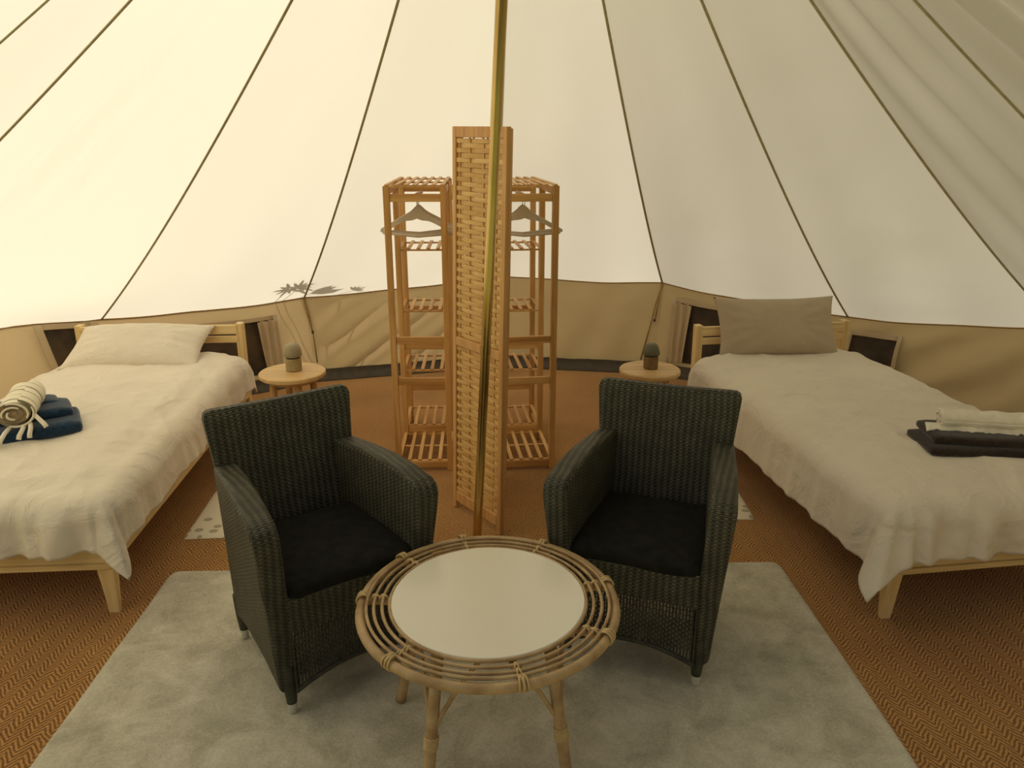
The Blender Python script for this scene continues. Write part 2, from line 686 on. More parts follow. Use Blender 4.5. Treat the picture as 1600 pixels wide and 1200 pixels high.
# eave binding between roof and wall
for s0, s1 in zip(SEAMS[:-1], SEAMS[1:]):
    pts = [roof_pt(s0, s1, i / 16, 1.0) - O for i in range(17)]
    MB().tube(pts, 0.006, 6).build('eave_binding', 'webbing', ceiling, smooth=True)

# low wall
WALLS = SEAMS[1:-1]
BASE_R = {-54.3: 3.04}
wall_of = lambda a: 'wall_left' if a < -60 else ('wall_back' if a < 40 else 'wall_right')
wall_e = {n: tag(empty(n, (CX, CY, 0)), l, None, kind='structure') for n, l in
          (('wall_left', 'beige canvas tent wall behind the striped towel bed'),
           ('wall_back', 'beige canvas tent wall with slanting creases behind the wooden racks'),
           ('wall_right', 'beige canvas tent wall beside the dark towel bed'))}


def base_pt(s):
    a = math.radians(s[0])
    R = BASE_R.get(s[0], 2.93)
    return Vector((CX + R * math.sin(a), CY + R * math.cos(a), 0.0))


def wall_pt(s0, s1, f, h, fold=1.0):
    """f along the panel, h 0 at the floor to 1 at the eave"""
    top = roof_pt(s0, s1, f, 1.0)
    bot = base_pt(s0).lerp(base_pt(s1), f)
    p = bot.lerp(top, h)
    inw = Vector((CX - p.x, CY - p.y, 0)).normalized()
    e = 4 * h * (1 - h)
    ef = min(1.0, 8 * f * (1 - f))
    k = s0[0]
    w = 0.0
    if k == -29.4:      # creases climbing to the next corner
        q = f * 0.9 - h * 0.62
        w = 0.032 * math.sin(q * 24 + 1.4 * fbm(f * 2, h * 2, 3.1)) * (0.35 + 0.65 * (1 - h)) * ef
    elif k == -2.9:
        w = 0.012 * math.sin((f * 1.1 - h * 0.25) * 20) * (0.3 + 0.7 * (1 - h)) * ef
    elif k in (44.8, 67.3):
        q = f * 1.0 - h * 0.9
        w = 0.020 * math.sin(q * 15 + fbm(f * 2, h * 2, k) * 2) * ef * (0.3 + e)
    else:
        w = 0.012 * math.sin((f - h * 0.4) * 17 + k) * ef * e
    w += 0.02 * fbm(f * 3 + k, h * 2, 1.0) * e
    return p + inw * w * fold * min(1.0, (1 - h) * 6) + inw * 0.012 * (1 if h < 0.98 else 0) * 0


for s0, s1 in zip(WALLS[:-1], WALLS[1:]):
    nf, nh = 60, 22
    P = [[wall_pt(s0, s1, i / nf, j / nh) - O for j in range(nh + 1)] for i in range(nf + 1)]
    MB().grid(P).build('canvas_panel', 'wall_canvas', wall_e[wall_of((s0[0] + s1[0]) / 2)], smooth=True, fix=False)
    # dark turned-up edge of the groundsheet at the foot of the wall
    P = []
    for i in range(31):
        b = base_pt(s0).lerp(base_pt(s1), i / 30)
        inw = Vector((CX - b.x, CY - b.y, 0)).normalized()
        wob = 0.012 * fbm(i * 0.3 + s0[0], 0.3)
        P.append([b + inw * (0.10) + Vector((0, 0, 0.004)) - O, b + inw * 0.06 + Vector((0, 0, 0.012)) - O,
                  b + inw * 0.035 + Vector((0, 0, 0.05)) - O, b + inw * 0.028 + Vector((0, 0, 0.075 + wob)) - O])
    MB().grid(P).build('groundsheet_edge', 'groundsheet', wall_e[wall_of((s0[0] + s1[0]) / 2)], smooth=True, fix=False)

# webbing straps with toggles at the corners
def strap(wname, pts, tog=None):
    m = MB().tube([Vector(p) - O for p in pts], 0.005, 6)
    o = m.build('wall_strap', 'webbing', wall_e[wname], smooth=True)
    if tog is not None:
        MB().tube([Vector(tog) + Vector((0, 0, d)) - O for d in (-0.012, 0.0, 0.012)], [0.006, 0.010, 0.006], 8).build('toggle', 'toggle', o, smooth=True)


def wall_in(s, h, off=0.03, da=0.0):
    top = seam_pt(*s, 1.0)
    bot = base_pt(s)
    p = bot.lerp(top, h)
    inw = Vector((CX - p.x, CY - p.y, 0)).normalized()
    tg = Vector((inw.y, -inw.x, 0))
    return p + inw * off + tg * da


s = WALLS[3]
strap('wall_back', [wall_in(s, 1.0, 0.01, 0.0), wall_in(s, 0.8, 0.02, -0.012), wall_in(s, 0.6, 0.025, -0.016)], wall_in(s, 0.58, 0.028, -0.018))
strap('wall_back', [wall_in(s, 1.0, 0.01, 0.01), wall_in(s, 0.8, 0.02, 0.0), wall_in(s, 0.58, 0.025, -0.02), wall_in(s, 0.2, 0.025, -0.02)])
s = WALLS[5]
strap('wall_back', [wall_in(s, 1.0, 0.01, 0.0), wall_in(s, 0.75, 0.02, 0.012), wall_in(s, 0.60, 0.025, 0.02)], wall_in(s, 0.58, 0.03, 0.025))
strap('wall_back', [wall_in(s, 1.0, 0.01, -0.008), wall_in(s, 0.75, 0.02, 0.03), wall_in(s, 0.58, 0.025, 0.045), wall_in(s, 0.12, 0.025, 0.10)])


# mesh windows in the wall
def window(name, label, s0, s1, f0, f1, h0, h1, flap_side=0, slant=0.0):
    e = tag(empty(name, (CX, CY, 0)), label, None, kind='structure')

    def q(f, h, off):
        hh = h + slant * (f - f0) / (f1 - f0)
        p = wall_pt(s0, s1, f, max(0, min(1, hh)), 0.35)
        inw = Vector((CX - p.x, CY - p.y, 0)).normalized()
        return p + inw * off - O
    n = 14
    off = 0.042
    P = [[q(f0 + (f1 - f0) * i / n, h0 + (h1 - h0) * j / 8, off - 0.01 + 0.006 * math.sin(i * 1.7 + j * 0.5)) for j in range(9)] for i in range(n + 1)]
    MB().grid(P).build('mesh_pane', 'mesh', e, smooth=True, fix=False)
    df, dh = 0.022, 0.05
    for (a0, a1, b0, b1) in ((f0 - df, f0, h0 - dh, h1 + dh), (f1, f1 + df, h0 - dh, h1 + dh), (f0, f1, h1, h1 + dh), (f0, f1, h0 - dh, h0)):
        P = [[q(a0 + (a1 - a0) * i / 8, b0 + (b1 - b0) * j / 8, off) for j in range(9)] for i in range(9)]
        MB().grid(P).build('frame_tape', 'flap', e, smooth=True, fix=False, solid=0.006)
    if flap_side:
        # inner cover gathered to one side in upright folds
        P = []
        fa = f1 if flap_side > 0 else f0
        ln = (f1 - f0) * 0.15
        for i in range(25):
            ff = fa - flap_side * ln * i / 24
            P.append([q(ff - flap_side * 0.02 * (j / 8.0) * (i / 24), h0 + (h1 - h0) * j / 8, off + 0.014 + 0.013 * math.sin(i * 0.55 + j * 0.22) + 0.008 * fbm(i * 0.3, j * 0.4)) for j in range(9)])
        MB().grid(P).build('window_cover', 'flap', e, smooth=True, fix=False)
    return e


window('window_1', 'dark mesh window at the outer side of the striped towel bed', WALLS[1], WALLS[2], 0.83, 0.955, 0.62, 0.95, 0, 0.0)
window('window_2', 'dark mesh window with gathered cover beside the dome-lamp table', WALLS[2], WALLS[3], 0.30, 0.80, 0.18, 0.82, 1)
window('window_3', 'dark mesh window with gathered cover beside the upright pillow', WALLS[5], WALLS[6], 0.10, 0.62, 0.16, 0.84, -1)
window('window_4', 'dark mesh window beyond the headboard of the dark towel bed', WALLS[6], WALLS[7], 0.06, 0.32, 0.30, 0.82, 0)

# floor: coir matting
m = MB()
nf = 72
ring = []
for i in range(nf):
    a = 2 * PI * i / nf
    ring.append((CX + 2.86 * math.sin(a), CY + 2.86 * math.cos(a)))
m.add([(x, y, 0.0) for x, y in ring] + [(x, y, -0.02) for x, y in ring],
      [tuple(range(nf))] + [tuple(nf + k for k in reversed(range(nf)))] + [(k, nf + k, nf + (k + 1) % nf, (k + 1) % nf) for k in range(nf)])
tag(m.build('floor', 'coir'), 'orange-brown herringbone coir matting', None, kind='structure')
g = MB()
g.box(-30, 30, -30, 30, -0.10, -0.03)
tag(g.build('ground_outside', 'grass'), 'grass around the tent', None, kind='structure')

# ------------------------------------------------------------------ tent pole
pole = empty('tent_pole', (-0.151, 2.937, 0.0))
tag(pole, 'shiny brass-coloured steel tent pole in front of the bamboo screen', 'tent pole')
top = Vector((CX + 0.151, CY - 2.937, AZ - 0.01))
at = lambda k: top * k
MB().tube([at(0.0), at(0.27)], 0.0185, 20).build('lower_tube', 'pole', pole, smooth=True)
MB().tube([at(0.268), at(0.278)], 0.0205, 20).build('joint_ring', 'pole', pole, smooth=True)
MB().tube([at(0.276), at(0.53)], 0.0185, 20).build('middle_tube', 'pole', pole, smooth=True)
MB().tube([at(0.528), at(1.0)], 0.0205, 20).build('upper_tube', 'pole', pole, smooth=True)
for c in pole.children:
    auto_smooth(c)

# ------------------------------------------------------------------ rugs
def slab(name, mat, w, d, h, rnd, loc, rz, wave=0.004, label='', cat='rug', nx=60, ny=40):
    """a rug with rounded corners and rolled edges"""
    P = []
    for i in range(nx + 1):
        row = []
        for j in range(ny + 1):
            u, v = 2 * i / nx - 1, 2 * j / ny - 1
            x, y = u * w / 2, v * d / 2
            ex, ey = w / 2 - abs(x), d / 2 - abs(y)
            if ex < rnd and ey < rnd:      # pull grid corners in to a rounded corner
                qx, qy = rnd - ex, rnd - ey
                l = max(qx, qy)
                hyp = math.hypot(qx, qy)
                k = l / hyp if hyp else 1
                x = math.copysign(w / 2 - rnd + qx * k, x)
                y = math.copysign(d / 2 - rnd + qy * k, y)
            e = min(ex, ey)
            z = h * min(1.0, math.sqrt(max(0.0, 1 - (1 - min(1, e / 0.012)) ** 2))) if e < 0.012 else h
            z += wave * fbm(x * 3, y * 3, 2.0) if e > 0.012 else 0
            x += 0.006 * fbm(y * 4, x * 1.0, 5.0)
            y += 0.006 * fbm(x * 4, y * 1.0, 8.0)
            row.append((x, y, max(z, 0.0005)))
        P.append(row)
    o = MB().grid(P).build(name, mat, None, smooth=True, fix=False)
    o.location = (loc[0], loc[1], 0.001)
    o.rotation_euler = (0, 0, rz)
    tag(o, label, cat)
    return o


RZ = math.radians(1.7)
slab('area_rug', 'rug', 2.44, 1.66, 0.014, 0.04, (-0.11, 1.89), RZ, 0.003, 'large pale beige pile rug under the wicker chairs and table', 'rug', 160, 110)
slab('bedside_rug', 'spot', 0.56, 0.80, 0.008, 0.01, (-1.165, 3.365), math.radians(4), 0.003, 'small white spotted rug beside the bed with the striped towel', 'rug')
slab('bedside_rug', 'spot', 0.54, 0.72, 0.008, 0.01, (0.835, 3.487), math.radians(0), 0.003, 'small white spotted rug beside the bed with the dark towel', 'rug')


# ------------------------------------------------------------------ beds
BW, BL = 0.467, 0.975


def make_bed(loc, rz, label):
    b = tag(empty('bed_frame', loc, rz), label, 'bed')
    for sx in (-1, 1):
        x0, x1 = (sx * BW, sx * (BW - 0.025))
        MB().box(min(x0, x1), max(x0, x1), -BL + 0.02, BL - 0.02, 0.19, 0.285, ch=0.003).build('side_rail', 'pine', b)
        # head post, slightly raked
        mt = Matrix.Translation((sx * (BW - 0.02), BL - 0.03, 0)) @ Matrix.Rotation(math.radians(-1.5), 4, 'X')
        MB().box(-0.02, 0.02, -0.03, 0.03, 0.0, 0.632, mt, 0.004).build('head_post', 'pine_z', b)
        # tapered foot leg
        m = MB()
        xo, xi = sx * BW, sx * (BW - 0.056)
        yo, yi = -BL, -BL + 0.046
        bx0, bx1 = sx * (BW - 0.008), sx * (BW - 0.044)
        vs = [(xo, yo, 0.20), (xi, yo, 0.20), (xi, yi, 0.20), (xo, yi, 0.20),
              (bx0, yo + 0.012, 0.0), (bx1, yo + 0.012, 0.0), (bx1, yi - 0.014, 0.0), (bx0, yi - 0.014, 0.0)]
        m.add(vs, [(0, 1, 2, 3), (7, 6, 5, 4), (0, 4, 5, 1), (1, 5, 6, 2), (2, 6, 7, 3), (3, 7, 4, 0)])
        m.build('foot_leg', 'pine_z', b)
    MB().box(-BW, BW, -BL, -BL + 0.025, 0.205, 0.305, ch=0.003).build('foot_rail', 'pine_x', b)
    MB().box(-BW, BW, -BL - 0.012, -BL + 0.03, 0.19, 0.212, ch=0.003).build('foot_ledge', 'pine_x', b)
    MB().box(-BW + 0.03, BW - 0.03, BL - 0.05, BL - 0.028, 0.572, 0.626, ch=0.003).build('headboard_plank', 'pine_x', b)
    MB().box(-BW + 0.03, BW - 0.03, BL - 0.05, BL - 0.028, 0.522, 0.560, ch=0.003).build('headboard_plank', 'pine_x', b)
    MB().box(-BW + 0.03, BW - 0.03, BL - 0.05, BL - 0.028, 0.20, 0.29, ch=0.003).build('headboard_plank', 'pine_x', b)
    slat = None
    for k in range(12):
        y = -BL + 0.12 + k * (2 * BL - 0.26) / 11
        if slat is None:
            slat = MB().box(-BW + 0.026, BW - 0.026, -0.035, 0.035, 0.222, 0.240).build('bed_slat', 'pine_x', b)
            slat.location = (0, y, 0)
        else:
            copy_part(slat, b, (0, y, 0))
    return b


def rounded_slab(w, d, z0, z1, r, nx=30, ny=40, puff=0.0, seed=0):
    """closed soft box, superellipse edge"""
    bm = bmesh.new()
    bmesh.ops.create_cube(bm, size=2.0)
    bmesh.ops.subdivide_edges(bm, edges=bm.edges[:], cuts=11, use_grid_fill=True)
    hz = (z1 - z0) / 2
    for p in bm.verts:
        c = p.co.copy()
        q = Vector((c.x * w / 2, c.y * d / 2, c.z * hz))
        inner = Vector((max(-w / 2 + r, min(w / 2 - r, q.x)), max(-d / 2 + r, min(d / 2 - r, q.y)), max(-hz + min(r, hz), min(hz - min(r, hz), q.z))))
        dv = q - inner
        if dv.length > 1e-6:
            k = max(abs(dv.x), abs(dv.y), abs(dv.z))
            q = inner + dv.normalized() * k
        if puff:
            q.z += puff * (1 - c.x ** 2) * (1 - c.y ** 2) * (1 if c.z > 0 else 0)
        q += Vector((1, 1, 1)) * 0.006 * fbm(q.x * 5 + seed, q.y * 5, q.z * 5)
        q.z += (z0 + z1) / 2
        p.co = q
    m = MB()
    bm.verts.index_update()
    m.add([tuple(p.co) for p in bm.verts], [tuple(v.index for v in f.verts) for f in bm.faces])
    bm.free()
    return m


def make_duvet(loc, rz, label, seed, side_drop, foot_drop, tuck_x=None, corner_out=0.22, mat='linen'):
    hx, hy = BW - 0.035, BL - 0.035
    top_y = BL - 0.10
    r = 0.085
    zt = 0.485
    nx, ny = 150, 190
    P = []
    sL, sR = side_drop
    for i in range(nx + 1):
        u = i / nx
        X = -hx - sL + (2 * hx + sL + sR) * u
        row = []
        for j in range(ny + 1):
            v = j / ny
            Y = -hy - foot_drop + (top_y + hy + foot_drop) * v
            dx = max(0.0, abs(X) - hx)
            dy = max(0.0, -hy - Y)
            d = math.hypot(dx, dy)
            cx = max(-hx, min(hx, X))
            cy = max(-hy, Y)
            # top surface
            ex = min(hx - abs(cx), cy + hy)
            z = zt + 0.012 * fbm(cx * 3 + seed, cy * 3, 1.0)
            # long lazy ridges on the top
            z += 0.004 * math.sin((cx * 0.9 + cy * 0.5) * 12 + 3 * fbm(cx * 2, cy * 2, seed))
            rdg = 1 - abs(2.6 * fbm(cx * 2.6 + cy * 1.1 + seed, cy * 2.2 - cx * 0.8, seed, 3))
            z += 0.010 * max(0.0, rdg) ** 4 * smooth01((v - 0.02) * 6)
            z += 0.010 * abs(fbm(cx * 7 + seed, cy * 7, 2.0)) * smooth01(1 - ex / 0.25)
            z -= 0.02 * smooth01(1 - ex / 0.12)
            x, y = cx, cy
            if d > 0:
                sx = 1 if X > 0 else -1
                dirx, diry = sx * dx / d, -dy / d
                corner = 2 * min(dx, dy) / (dx + dy) if dx + dy > 0 else 0
                arc = r * PI / 2
                if d < arc:
                    a = d / r
                    out, down = r * math.sin(a), r * (1 - math.cos(a))
                    e = 0.0
                else:
                    e = d - arc
                    fl = 0.10 + corner_out * corner
                    out, down = r + e * math.sin(fl), r + e * math.cos(fl)
                # folds
                sc = cy if dx > dy else cx
                am = smooth01(d / 0.22)
                ph = sc * 27 + 5.0 * fbm(sc * 2.2, seed, 0.5) + seed
                f = 0.020 * (1 - 2 * abs(math.sin(ph * 0.5))) * (0.6 + 0.8 * fbm(sc * 1.7, seed, 9.0)) + 0.007 * math.sin(ph * 1.9 + 1.0) + 0.03 * fbm(sc * 6, d * 4, seed)
                f *= 1.3 if dy > dx else 0.38
                f *= (1 - 0.6 * corner)
                f += 0.03 * corner * math.sin(math.atan2(dy, dx) * 6 + seed)
                out += f * am
                x += dirx * out
                y += diry * out
                z -= down
                z += 0.01 * am * fbm(sc * 6, seed, 4.0)
                z = max(z, 0.04)
            # rounded head end
            if v > 0.97:
                z -= 0.05 * smooth01((v - 0.97) / 0.03)
            row.append((x, y, z))
        P.append(row)
    o = MB().grid(P).build('duvet', mat, None, smooth=True, fix=False, solid=0.012)
    o.location = loc
    o.rotation_euler = (0, 0, rz)
    tag(o, label, 'duvet')
    return o


def make_pillow(name, w, d, h, label, mat, mtx, seed=0, sag=0.0):
    """cushion form with pinched corners and a flat seam edge"""
    nx, ny = 44, 34
    m = MB()
    for side in (1, -1):
        P = []
        for i in range(nx + 1):
            row = []
            for j in range(ny + 1):
                u, v = 2 * i / nx - 1, 2 * j / ny - 1
                e = (1 - abs(u) ** 2.6) * (1 - abs(v) ** 2.6)
                t = h / 2 * max(0.0, e) ** 0.55
                px = 1 - 0.07 * (1 - abs(v) ** 2) * abs(u) ** 3
                py = 1 - 0.09 * (1 - abs(u) ** 2) * abs(v) ** 3
                x = u * w / 2 * px
                y = v * d / 2 * py
                z = side * t
                wr = 0.020 * fbm(x * 6 + seed, y * 6, side * 3.0) + 0.007 * math.sin(math.atan2(v, u) * 14 + seed) * (u * u + v * v) * (1 - max(abs(u), abs(v)) ** 4)
                z += wr * max(0.0, e) ** 0.4
                if side < 0:
                    z *= 0.55
                z += sag * (u * u)
                row.append(tuple(mtx @ Vector((x, y, z))))
            P.append(row)
        m.grid(P)
    o = m.build(name, mat, None, smooth=True, fix=False)
    bm = bmesh.new()
    bm.from_mesh(o.data)
    bmesh.ops.remove_doubles(bm, verts=bm.verts[:], dist=1e-4)
    bmesh.ops.recalc_face_normals(bm, faces=bm.faces[:])
    bm.to_mesh(o.data)
    bm.free()
    for p in o.data.polygons:
        p.use_smooth = True
    tag(o, label, 'pillow')
    return o


LB, LR = (-1.955, 3.345, 0), math.radians(3.9)
RB_, RR = (1.645, 3.392, 0), math.radians(8.2)
make_bed(LB, LR, 'pale pine single bed frame under the duvet with the striped towel')
make_bed(RB_, RR, 'pale pine single bed frame under the duvet with the dark towel')
for loc, rz, lb in ((LB, LR, 'mattress on the pine bed with the striped towel'), (RB_, RR, 'mattress on the pine bed with the dark towel')):
    o = rounded_slab(2 * BW - 0.06, 2 * BL - 0.12, 0.242, 0.445, 0.04).build('mattress', 'mattress', None, smooth=True)
    o.location = loc
    o.rotation_euler = (0, 0, rz)
    tag(o, lb, 'mattress')
make_duvet(LB, LR, 'oatmeal duvet with gathered foot end carrying the striped towel roll', 3.0, (0.24, 0.235), 0.235, corner_out=0.30)
make_duvet(RB_, RR, 'oatmeal duvet hanging to a long corner point with the dark towel on it', 11.0, (0.30, 0.28), 0.25, corner_out=0.62)


def on_bed(bed, p):
    loc, rz = bed
    c, s_ = math.cos(rz), math.sin(rz)
    return Vector((loc[0] + c * p[0] - s_ * p[1], loc[1] + s_ * p[0] + c * p[1], p[2]))


# left pillow lies flat towards the head, right pillow leans upright on the headboard
mtx = Matrix.Translation((-2.06, 4.10, 0.548)) @ Matrix.Rotation(math.radians(2), 4, 'Z') @ Matrix.Rotation(math.radians(24), 4, 'X')
make_pillow('pillow', 0.74, 0.38, 0.17, 'flat oatmeal pillow lying at the head of the bed', 'linen', mtx, 2.0)
mtx = Matrix.Translation((1.497, 4.238, 0.628)) @ Matrix.Rotation(RR - math.radians(4), 4, 'Z') @ Matrix.Rotation(math.radians(62), 4, 'X')
make_pillow('pillow', 0.70, 0.36, 0.17, 'taupe pillow leaning upright against the headboard', 'taupe', mtx, 6.0)


# ------------------------------------------------------------------ wicker armchairs
def side_x(z, outer, s, y=-0.28):
    # arms toe in towards the back, most at arm height
    xo = 0.238 + 0.054 * (z / 0.65) - 0.052 * (y + 0.28) / 0.52 * (0.25 + 0.75 * z / 0.65)
    th = 0.060 + 0.018 * (z / 0.65)
    return s * (xo if outer else xo - th)


def make_chair(loc, rz, label):
    c = tag(empty('wicker_armchair', loc, rz), label, 'armchair', 'wicker armchairs on the pale rug')
    # side panels: arm and side in one woven shell
    for s in (-1, 1):
        prof = [(-0.235, 0.085), (-0.245, 0.20), (-0.262, 0.40), (-0.280, 0.56), (-0.281, 0.600), (-0.270, 0.628), (-0.245, 0.644),
                (-0.16, 0.655), (-0.05, 0.661), (0.08, 0.654), (0.20, 0.642), (0.245, 0.636), (0.24, 0.40), (0.235, 0.085),
                (0.10, 0.115), (-0.10, 0.115)]
        bm = bmesh.new()
        A = [bm.verts.new((side_x(z, True, s, y), y, z)) for y, z in prof]
        B = [bm.verts.new((side_x(z, False, s, y), y, z)) for y, z in prof]
        fa = bm.faces.new(A)
        fb = bm.faces.new(list(reversed(B)))
        n = len(prof)
        for k in range(n):
            bm.faces.new((A[k], B[k], B[(k + 1) % n], A[(k + 1) % n]))
        bmesh.ops.recalc_face_normals(bm, faces=bm.faces[:])
        ed = list(set(list(fa.edges) + list(fb.edges)))
        bmesh.ops.bevel(bm, geom=ed, offset=0.016, segments=4, profile=0.5, affect='EDGES')
        me = bpy.data.meshes.new('side_panel')
        bm.to_mesh(me)
        bm.free()
        me.materials.append(M['wicker'])
        box_uv(me)
        o = bpy.data.objects.new('side_panel', me)
        link(o, c)
        auto_smooth(o, 35)
    # backrest, raked and gently hollowed
    m = MB()
    nx, nz = 24, 26
    F, Bk = [], []
    for i in range(nx + 1):
        u = 2 * i / nx - 1
        f, b = [], []
        for j in range(nz + 1):
            v = j / nz
            z = 0.10 + 0.706 * v
            lean = 0.165 + 0.045 * v + 0.04 * v * v
            hw = 0.205 + 0.022 * v + 0.022 * v * v
            hol = 0.018 * (1 - u * u) * (0.3 + 0.7 * v)
            rr = 0.0
            ed = max(0.0, abs(u) - 0.93) / 0.07
            et = max(0.0, v - 0.965) / 0.035
            th = 0.046 * math.sqrt(max(0.0, 1 - max(ed, et) ** 2 * 0.75))
            zz = z + (0.010 * u * u if v > 0.6 else 0)
            xx = u * hw
            qx, qz = abs(xx) - (hw - 0.032), z - (0.806 - 0.032)
            if qx > 0 and qz > 0:
                kk = max(qx, qz) / math.hypot(qx, qz)
                xx = math.copysign(hw - 0.032 + qx * kk, xx)
                zz += (kk - 1) * qz
            f.append((xx, lean + hol + (0.046 - th) / 2, zz))
            b.append((xx, lean + hol + 0.046 - (0.046 - th) / 2, zz))
        F.append(f)
        Bk.append(b)
    m.grid(F)
    m.grid([list(x) for x in Bk])
    nb = (nx + 1) * (nz + 1)
    idx = lambda i, j: i * (nz + 1) + j
    for j in range(nz):
        m.f.append((idx(0, j), idx(0, j + 1), nb + idx(0, j + 1), nb + idx(0, j)))
        m.f.append((idx(nx, j), idx(nx, j + 1), nb + idx(nx, j + 1), nb + idx(nx, j)))
    for i in range(nx):
        m.f.append((idx(i, 0), idx(i + 1, 0), nb + idx(i + 1, 0), nb + idx(i, 0)))
        m.f.append((idx(i, nz), idx(i + 1, nz), nb + idx(i + 1, nz), nb + idx(i, nz)))
    o = m.build('backrest', 'wicker', c, uv=True)
    auto_smooth(o, 40)
    # seat deck and front apron
    MB().box(-0.212, 0.212, -0.235, 0.19, 0.335, 0.375, ch=0.008).build('seat_deck', 'wicker', c, uv=True)
    MB().box(-0.205, 0.205, -0.262, -0.235, 0.285, 0.405, ch=0.010).build('front_apron', 'wicker', c, uv=True)
    # open woven skirt below the apron
    m = MB()
    ns = 40
    for k in range(ns):
        x = -0.198 + 0.396 * k / (ns - 1)
        zb = 0.085 + 0.045 * (1 - (x / 0.2) ** 2)
        y0 = -0.246
        m.box(x - 0.0032, x + 0.0032, y0 - 0.004 + 0.02 * 0, y0 + 0.004, zb, 0.30)
    z = 0.135
    r = 0
    while z < 0.29:
        pts = []
        for k in range(ns * 2 + 1):
            x = -0.2 + 0.4 * k / (ns * 2)
            pts.append((x, -0.246 + 0.005 * math.cos(k * PI / 2 + r * PI), z))
        m.tube(pts, 0.0024, 4)
        z += 0.0085 if z < 0.235 else 0.017
        r += 1
    o = m.build('front_skirt', 'wicker_plain', c, fix=False)
    pts = [(x, -0.246, 0.083 + 0.045 * (1 - (x / 0.2) ** 2)) for x in [-0.2 + 0.4 * k / 24 for k in range(25)]]
    MB().tube(pts, 0.008, 8).build('skirt_edge', 'wicker_plain', c, smooth=True)
    # cushion
    o = rounded_slab(0.408, 0.435, 0.377, 0.437, 0.026, puff=0.014, seed=4).build('seat_cushion', 'cushion', c, smooth=True)
    o.location = (0, -0.045, 0)
    # legs with pale feet
    for sx in (-1, 1):
        for y in (-0.222, 0.222):
            pts = [(sx * 0.2115, y, 0.17), (sx * 0.210, y, 0.09), (sx * 0.209, y, 0.034)]
            l = MB().tube(pts, [0.023, 0.0205, 0.0155], 14).build('leg', 'wicker_plain', c, smooth=True)
            MB().tube([(sx * 0.209, y, 0.036), (sx * 0.209, y, 0.004), (sx * 0.209, y, 0.0)], [0.0145, 0.0135, 0.0115], 14).build('foot_cap', 'alu', l, smooth=True)
            auto_smooth(l)
            auto_smooth(l.children[0])
    return c


RUGZ = 0.0175
make_chair((-0.616, 2.190, RUGZ), math.radians(36.0), 'charcoal wicker armchair standing beside the bed with the striped towel')
make_chair((0.455, 2.290, RUGZ), math.radians(-20), 'charcoal wicker armchair standing beside the bed with the dark towel')

# ------------------------------------------------------------------ rattan table
TZ = 0.445
tb = tag(empty('rattan_table', (-0.064, 1.800, RUGZ + 0.002)), 'round rattan coffee table with white disc top and splayed legs', 'table')


def circ(r, z, n=96, a0=0.0, wob=0.0):
    return [(r * math.cos(a0 + 2 * PI * k / n) * (1 + wob * math.sin(3 * 2 * PI * k / n)), r * math.sin(a0 + 2 * PI * k / n) * (1 + wob * math.sin(3 * 2 * PI * k / n)), z) for k in range(n)]


MB().tube(circ(0.342, TZ - 0.014), 0.0130, 12, closed=True).build('outer_ring', 'rattan', tb, smooth=True)
for r, dz, tr in ((0.3255, 0.001, 0.0044), (0.306, -0.001, 0.0046), (0.284, -0.001, 0.0046), (0.264, 0.001, 0.0048)):
    MB().tube(circ(r, TZ + dz, wob=0.002), tr, 8, closed=True).build('thin_ring', 'rattan', tb, smooth=True)
MB().lathe([(0, TZ - 0.003), (0.258, TZ - 0.003), (0.260, TZ), (0.260, TZ + 0.004), (0.258, TZ + 0.006), (0, TZ + 0.006)], 96).build('table_top', 'milk', tb, smooth=False)
auto_smooth(tb.children[-1], 30)
SPK = [math.radians(a) for a in (178, 228, 285, 333, 15, 62, 105, 140)]
for a in SPK:
    p0 = Vector((0.20 * math.cos(a), 0.20 * math.sin(a), TZ - 0.018))
    p1 = Vector((0.342 * math.cos(a), 0.342 * math.sin(a), TZ - 0.016))
    sp = MB().tube([p0, p1], 0.0095, 10).build('spoke', 'rattan', tb, smooth=True)
    # lashings where the spoke meets the rings
    ta = Vector((-math.sin(a), math.cos(a), 0))
    for rr, br, wdt in ((0.340, 0.0175, 4), (0.306, 0.0125, 2), (0.284, 0.0120, 2)):
        m = MB()
        rad = Vector((math.cos(a), math.sin(a), 0))
        for q in range(wdt):
            o_ = (q - (wdt - 1) / 2) * 0.0052
            tl = (0.5 if q % 2 else -0.5)
            pts = []
            for k in range(14):
                t = 2 * PI * k / 14
                cpt = rad * (rr + br * math.cos(t)) + Vector((0, 0, TZ - 0.010 + br * math.sin(t))) + ta * (o_ + 0.006 * tl * math.cos(t))
                pts.append(cpt)
            m.tube(pts, 0.0031, 5, closed=True)
        m.build('lashing', 'binding', sp, smooth=True)
for (x0, x1, y0, y1) in ((-0.225, 0.225, -0.13, -0.10), (-0.225, 0.225, 0.10, 0.13)):
    MB().box(x0, x1, y0, y1, TZ - 0.032, TZ - 0.012, ch=0.003).build('under_bar', 'rattan', tb)
LEGA = [(math.radians(a), r) for a, r in ((48, 0.31), (154, 0.305), (236, 0.28), (317, 0.29))]
